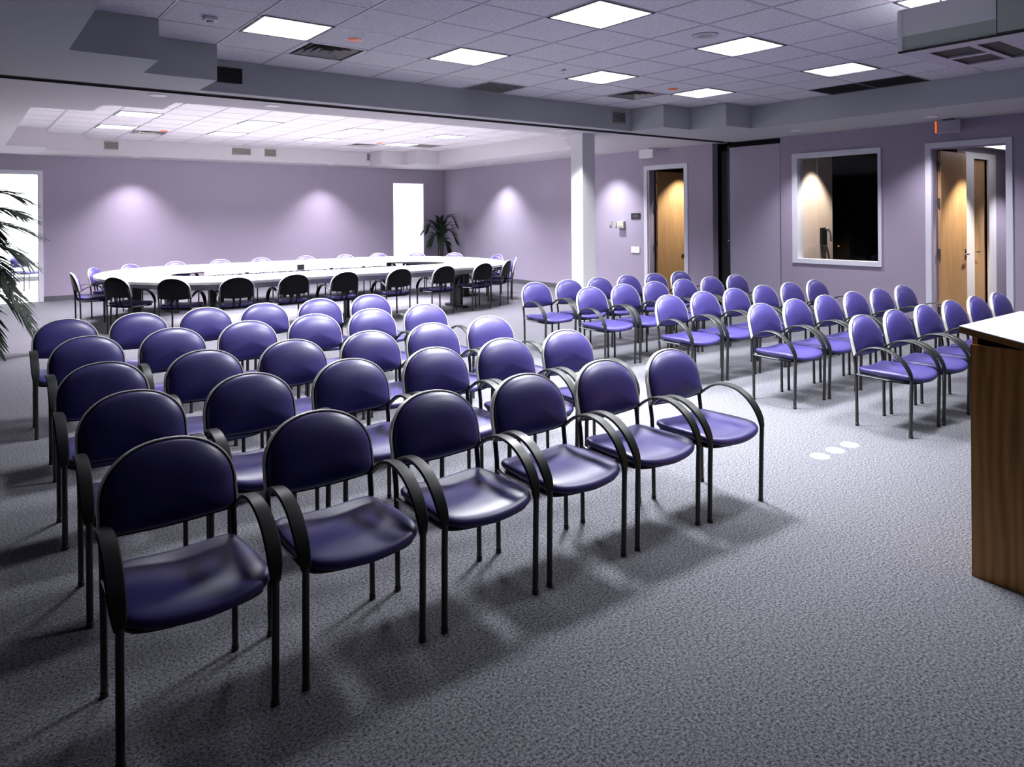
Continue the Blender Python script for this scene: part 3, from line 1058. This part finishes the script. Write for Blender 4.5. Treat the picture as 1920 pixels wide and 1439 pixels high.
# ------------------------------------------------------------------ lectern
lt = thing('lectern', 'dark oak lectern with sloping white top at right edge', 'lectern', (3.54, 0.80, 0))
obj('side_panel', MB().box(0, 0, 0.0, 0.02, 0.49, 1.02), M['dark_oak'], lt)
obj('side_panel', MB().box(0.66, 0, 0.0, 0.68, 0.49, 1.02), M['dark_oak'], lt)
obj('front_panel', MB().box(0.02, 0.468, 0.0, 0.66, 0.488, 1.05), M['dark_oak'], lt)
obj('shelf', MB().box(0.02, 0.03, 0.62, 0.66, 0.466, 0.64), M['dark_oak'], lt)
sl = math.tan(R(10))


def slope_box(x0, x1, y0, y1, za, th):
    """slab sloping down toward -Y; za = top height at y1"""
    f = lambda y: za - (y1 - y) * sl
    return MB().add([(x0, y0, f(y0) - th), (x1, y0, f(y0) - th), (x1, y1, f(y1) - th), (x0, y1, f(y1) - th),
                     (x0, y0, f(y0)), (x1, y0, f(y0)), (x1, y1, f(y1)), (x0, y1, f(y1))],
                    [(0, 3, 2, 1), (4, 5, 6, 7), (0, 1, 5, 4), (1, 2, 6, 5), (2, 3, 7, 6), (3, 0, 4, 7)])


obj('top_riser', slope_box(0.02, 0.66, 0.0, 0.468, 1.075, 0.05), M['black'], lt)  # black fill stands in for the shaded gap under the top
obj('top_core', slope_box(-0.04, 0.72, -0.04, 0.52, 1.098, 0.026), M['edgewood'], lt)
obj('lectern_top', slope_box(-0.04, 0.72, -0.04, 0.52, 1.102, 0.0035), M['white'], lt)

# ------------------------------------------------------------------ projector housing hanging from the ceiling
pj = thing('projector_housing', 'white box housing hung from the ceiling at the upper right', 'projector housing', (5.17, 1.056, 2.987))
obj('side_panel', MB().box(0, 0.76, -0.20, 0.02, 1.43, 0), M['white'], pj)
obj('lower_band', MB().box(0.003, 0.76, -0.315, 0.02, 1.43, -0.2), M['green_grey'], pj)
obj('corner_trim', MB().box(-0.004, 1.40, -0.32, 0.03, 1.435, 0), M['white'], pj)
obj('side_panel', MB().box(0.0, 0.1, -0.30, 0.02, 0.752, 0), M['green_grey'], pj)
obj('end_panel', MB().box(0.02, 1.41, -0.30, 1.10, 1.43, 0), M['white'], pj)
obj('side_panel', MB().box(1.08, 0.1, -0.30, 1.10, 1.41, 0), M['white'], pj)
bp = MB()
bp.box(0.02, 1.28, -0.325, 1.10, 1.43, -0.305).box(0.02, 0.1, -0.325, 0.18, 1.28, -0.305).box(0.94, 0.1, -0.325, 1.10, 1.28, -0.305)
bp.box(0.18, 0.95, -0.325, 0.94, 1.0, -0.305).box(0.53, 1.0, -0.325, 0.60, 1.28, -0.305).box(0.18, 0.62, -0.325, 0.94, 0.80, -0.305)
obj('bottom_frame', bp, M['grid'], pj)
obj('grille_panel', MB().box(0.18, 0.1, -0.31, 0.94, 1.28, -0.29), M['blackgrille'], pj)
obj('bottom_lip', MB().box(-0.006, 0.1, -0.328, 0.004, 1.43, -0.312), M['plastic'], pj)
obj('top_panel', MB().box(0.0, 0.1, 0.0, 1.10, 1.43, 0.012), M['white'], pj)
for px_, py_ in ((0.2, 0.3), (0.9, 0.3), (0.2, 1.2), (0.9, 1.2)):
    obj('hanger_rod', MB().tube([(px_, py_, 0.01), (px_, py_, (HZ - 2.987) / 0.88 + 0.02)], 0.008, 8), M['grille'], pj)
pj.scale = (0.88, 0.88, 0.88)

# ------------------------------------------------------------------ small wall fittings
def plate(name, y0, y1, z0, z1, d, m, label, cat, grp=None):
    o = obj(name, MB().box(-d, y0 - (y0 + y1) / 2, z0 - (z0 + z1) / 2, 0, y1 - (y0 + y1) / 2, z1 - (z0 + z1) / 2), m, None,
            (WB, (y0 + y1) / 2, (z0 + z1) / 2), bevel=0.004)
    return tag(o, label, cat, grp)


o = plate('light_switch', 10.35, 10.43, 1.37, 1.48, 0.012, M['grille'], 'narrow grey switch plate on right wall, farther from the door', 'switch', 'switch plates')
obj('switch_lever', MB().box(-0.024, -0.01, -0.02, -0.012, 0.01, 0.02), M['putty'], o)
o = plate('light_switch', 10.18, 10.26, 1.37, 1.48, 0.012, M['grille'], 'narrow grey switch plate touching the thermostat on right wall', 'switch', 'switch plates')
obj('switch_lever', MB().box(-0.024, -0.01, -0.02, -0.012, 0.01, 0.02), M['putty'], o)
o = plate('thermostat', 9.99, 10.16, 1.34, 1.48, 0.06, M['putty'], 'putty coloured thermostat box on right wall', 'thermostat')
obj('thermostat_vent', MB().box(-0.064, -0.05, -0.055, -0.06, 0.05, -0.02), M['grille'], o)
o = plate('room_sign', 9.59, 9.83, 1.52, 1.64, 0.012, M['sign'], 'small black room sign with faint raised characters beside the left door', 'sign')
lt_m = MB()
for k in range(4):
    lt_m.box(-0.0135, -0.06 + k * 0.035, -0.018, -0.012, -0.042 + k * 0.035, 0.022)
q = obj('sign_characters', lt_m, M['letters'], o)
o = plate('wall_plate', 9.61, 9.83, 0.86, 0.98, 0.014, M['white'], 'white blank wall plate low on right wall beside the left door', 'wall plate')
obj('plate_screw', MB().box(-0.017, -0.008, -0.008, -0.014, 0.008, 0.008), M['grille'], o)

es = thing('exit_sign', 'white back of the exit sign above the left door', 'exit sign', (10.30, 9.17, HS))
obj('sign_body', MB().box(-0.04, -0.17, -0.18, 0.04, 0.17, -0.02), M['white'], es, bevel=0.006)
obj('sign_mount', MB().box(-0.03, -0.06, -0.02, 0.03, 0.06, 0), M['white'], es)
es = thing('exit_sign', 'grey exit sign box with an orange glowing edge above right door', 'exit sign', (10.48, 4.06, HS))
obj('sign_body', MB().box(-0.03, -0.155, -0.185, 0.05, 0.15, -0.02), M['panel'], es, bevel=0.006)
obj('glowing_edge', MB().box(-0.037, 0.13, -0.18, -0.0305, 0.15, -0.025), M['exitglow'], es)
obj('sign_mount', MB().box(-0.03, -0.06, -0.02, 0.04, 0.06, 0), M['darkgrey'], es)

# floor outlet covers
for k, (x, lab) in enumerate(((4.51, 'white round floor outlet cover, nearest the front row chairs'), (4.70, 'white round floor outlet cover, middle one of three'),
                              (4.89, 'white round floor outlet cover, farthest from the front row chairs'))):
    o = obj('floor_outlet', MB().lathe([(0.062, 0.0), (0.060, 0.004), (0.050, 0.007), (0.012, 0.007)], n=24), M['top'], None, (x, 2.535, 0.0))
    tag(o, lab, 'floor outlet', 'round floor outlet covers')
    obj('outlet_screw', MB().lathe([(0.012, 0.007), (0.010, 0.009)], n=10), M['grille'], o)


# ------------------------------------------------------------------ palms
def frond_mesh(L, rise, droop, leaflets, width, seed):
    rr = random.Random(seed)
    mb = MB()
    spine = []
    n = 14
    for k in range(n + 1):
        t = k / n
        spine.append(Vector((L * (t * 0.35 + 0.65 * t ** 1.3), 0, rise * math.sin(min(1, t * 1.05) * math.pi * 0.62) - droop * t ** 2.6)))
    mb.tube(spine, [0.010 * (1 - 0.8 * k / n) + 0.0015 for k in range(n + 1)], 5)
    for k in range(leaflets):
        t = 0.22 + 0.78 * k / (leaflets - 1)
        i = min(n - 1, int(t * n))
        p = spine[i].lerp(spine[i + 1], t * n - i)
        tg = (spine[i + 1] - spine[i]).normalized()
        ln = width * (0.45 + 0.9 * math.sin(math.pi * min(1, 0.15 + 0.8 * t))) * rr.uniform(0.85, 1.12)
        for s in (-1, 1):
            side = Vector((0, s, 0))
            d = (tg * 1.15 + side * 0.55 + Vector((0, 0, rr.uniform(-0.05, 0.2)))).normalized()
            w_ = 0.017
            pts = []
            for q in range(5):
                u = q / 4
                c = p + d * ln * u + Vector((0, 0, -0.25 * ln * u * u))
                pts.append((c, w_ * (math.sin(math.pi * (0.12 + 0.88 * u)) + 0.02)))
            up = tg.cross(side).normalized()
            ax = d.cross(up).normalized()
            vs = []
            for c, ww in pts:
                vs += [c - ax * ww, c + Vector((0, 0, 0.004)), c + ax * ww]
            fs = []
            for q in range(4):
                a = q * 3
                fs += [(a, a + 1, a + 4, a + 3), (a + 1, a + 2, a + 5, a + 4)]
            mb.add(vs, fs)
    return mb


def palm(x, y, label, height, fronds, pot_h=0.36, pot_r=0.2):
    t = thing('potted_palm', label, 'plant', (x, y, 0))
    obj('planter', MB().lathe([(pot_r * 0.7, 0), (pot_r * 0.95, pot_h * 0.8), (pot_r, pot_h), (pot_r * 0.9, pot_h), (pot_r * 0.86, pot_h - 0.05)], n=28), M['pot'], t, smooth=40)
    obj('soil', MB().lathe([(pot_r * 0.85, pot_h - 0.045), (0.02, pot_h - 0.03)], n=20), M['soil'], t)
    for k in range(3):
        a = k * 2.1
        obj('trunk', MB().tube([(0.05 * math.cos(a), 0.05 * math.sin(a), pot_h - 0.04), (0.06 * math.cos(a), 0.06 * math.sin(a), height * 0.45),
                                (0.04 * math.cos(a), 0.04 * math.sin(a), height * 0.62)], [0.022, 0.017, 0.010], 8), M['trunk'], t, smooth=True)
    for k, (az, L, rise, droop, z, wd) in enumerate(fronds):
        o = obj('frond', frond_mesh(L, rise, droop, 20, wd, k + int(x * 10)), M['leaf'], t, (0, 0, z))
        o.rotation_euler = (0, 0, R(az))
    return t


palm(9.97, 15.95, 'dark potted palm in the far corner beside the bright doorway', 1.5,
     [(-10, 0.48, 0.62, 0.30, 1.10, 0.20), (60, 0.4, 0.62, 0.3, 1.05, 0.2), (170, 0.52, 0.45, 0.25, 1.0, 0.2), (205, 0.5, 0.3, 0.35, 0.95, 0.2),
      (-60, 0.5, 0.42, 0.4, 0.95, 0.2), (-120, 0.5, 0.4, 0.4, 0.9, 0.2), (120, 0.4, 0.55, 0.3, 1.0, 0.2), (250, 0.42, 0.62, 0.2, 0.9, 0.2),
      (20, 0.4, 0.25, 0.4, 0.85, 0.18), (-35, 0.46, 0.55, 0.5, 1.0, 0.2)])
palm(0.02, 10.6, 'tall potted palm reaching in from the left edge', 1.9,
     [(-28, 0.70, 0.22, 0.10, 1.74, 0.30), (-42, 0.80, 0.16, 0.12, 1.62, 0.34), (-15, 0.74, 0.10, 0.16, 1.50, 0.32), (-35, 0.78, 0.12, 0.30, 1.30, 0.30), (-50, 0.75, 0.20, 0.5, 1.15, 0.28),
      (-35, 0.80, 0.16, 0.62, 0.92, 0.30), (-25, 0.85, 0.10, 0.75, 0.80, 0.30), (-60, 0.7, 0.12, 0.7, 0.7, 0.28),
      (60, 0.8, 0.4, 0.4, 1.4, 0.3), (110, 0.8, 0.4, 0.4, 1.4, 0.3), (160, 0.8, 0.4, 0.4, 1.3, 0.3), (210, 0.8, 0.4, 0.4, 1.3, 0.3), (265, 0.6, 0.5, 0.4, 1.3, 0.3)])
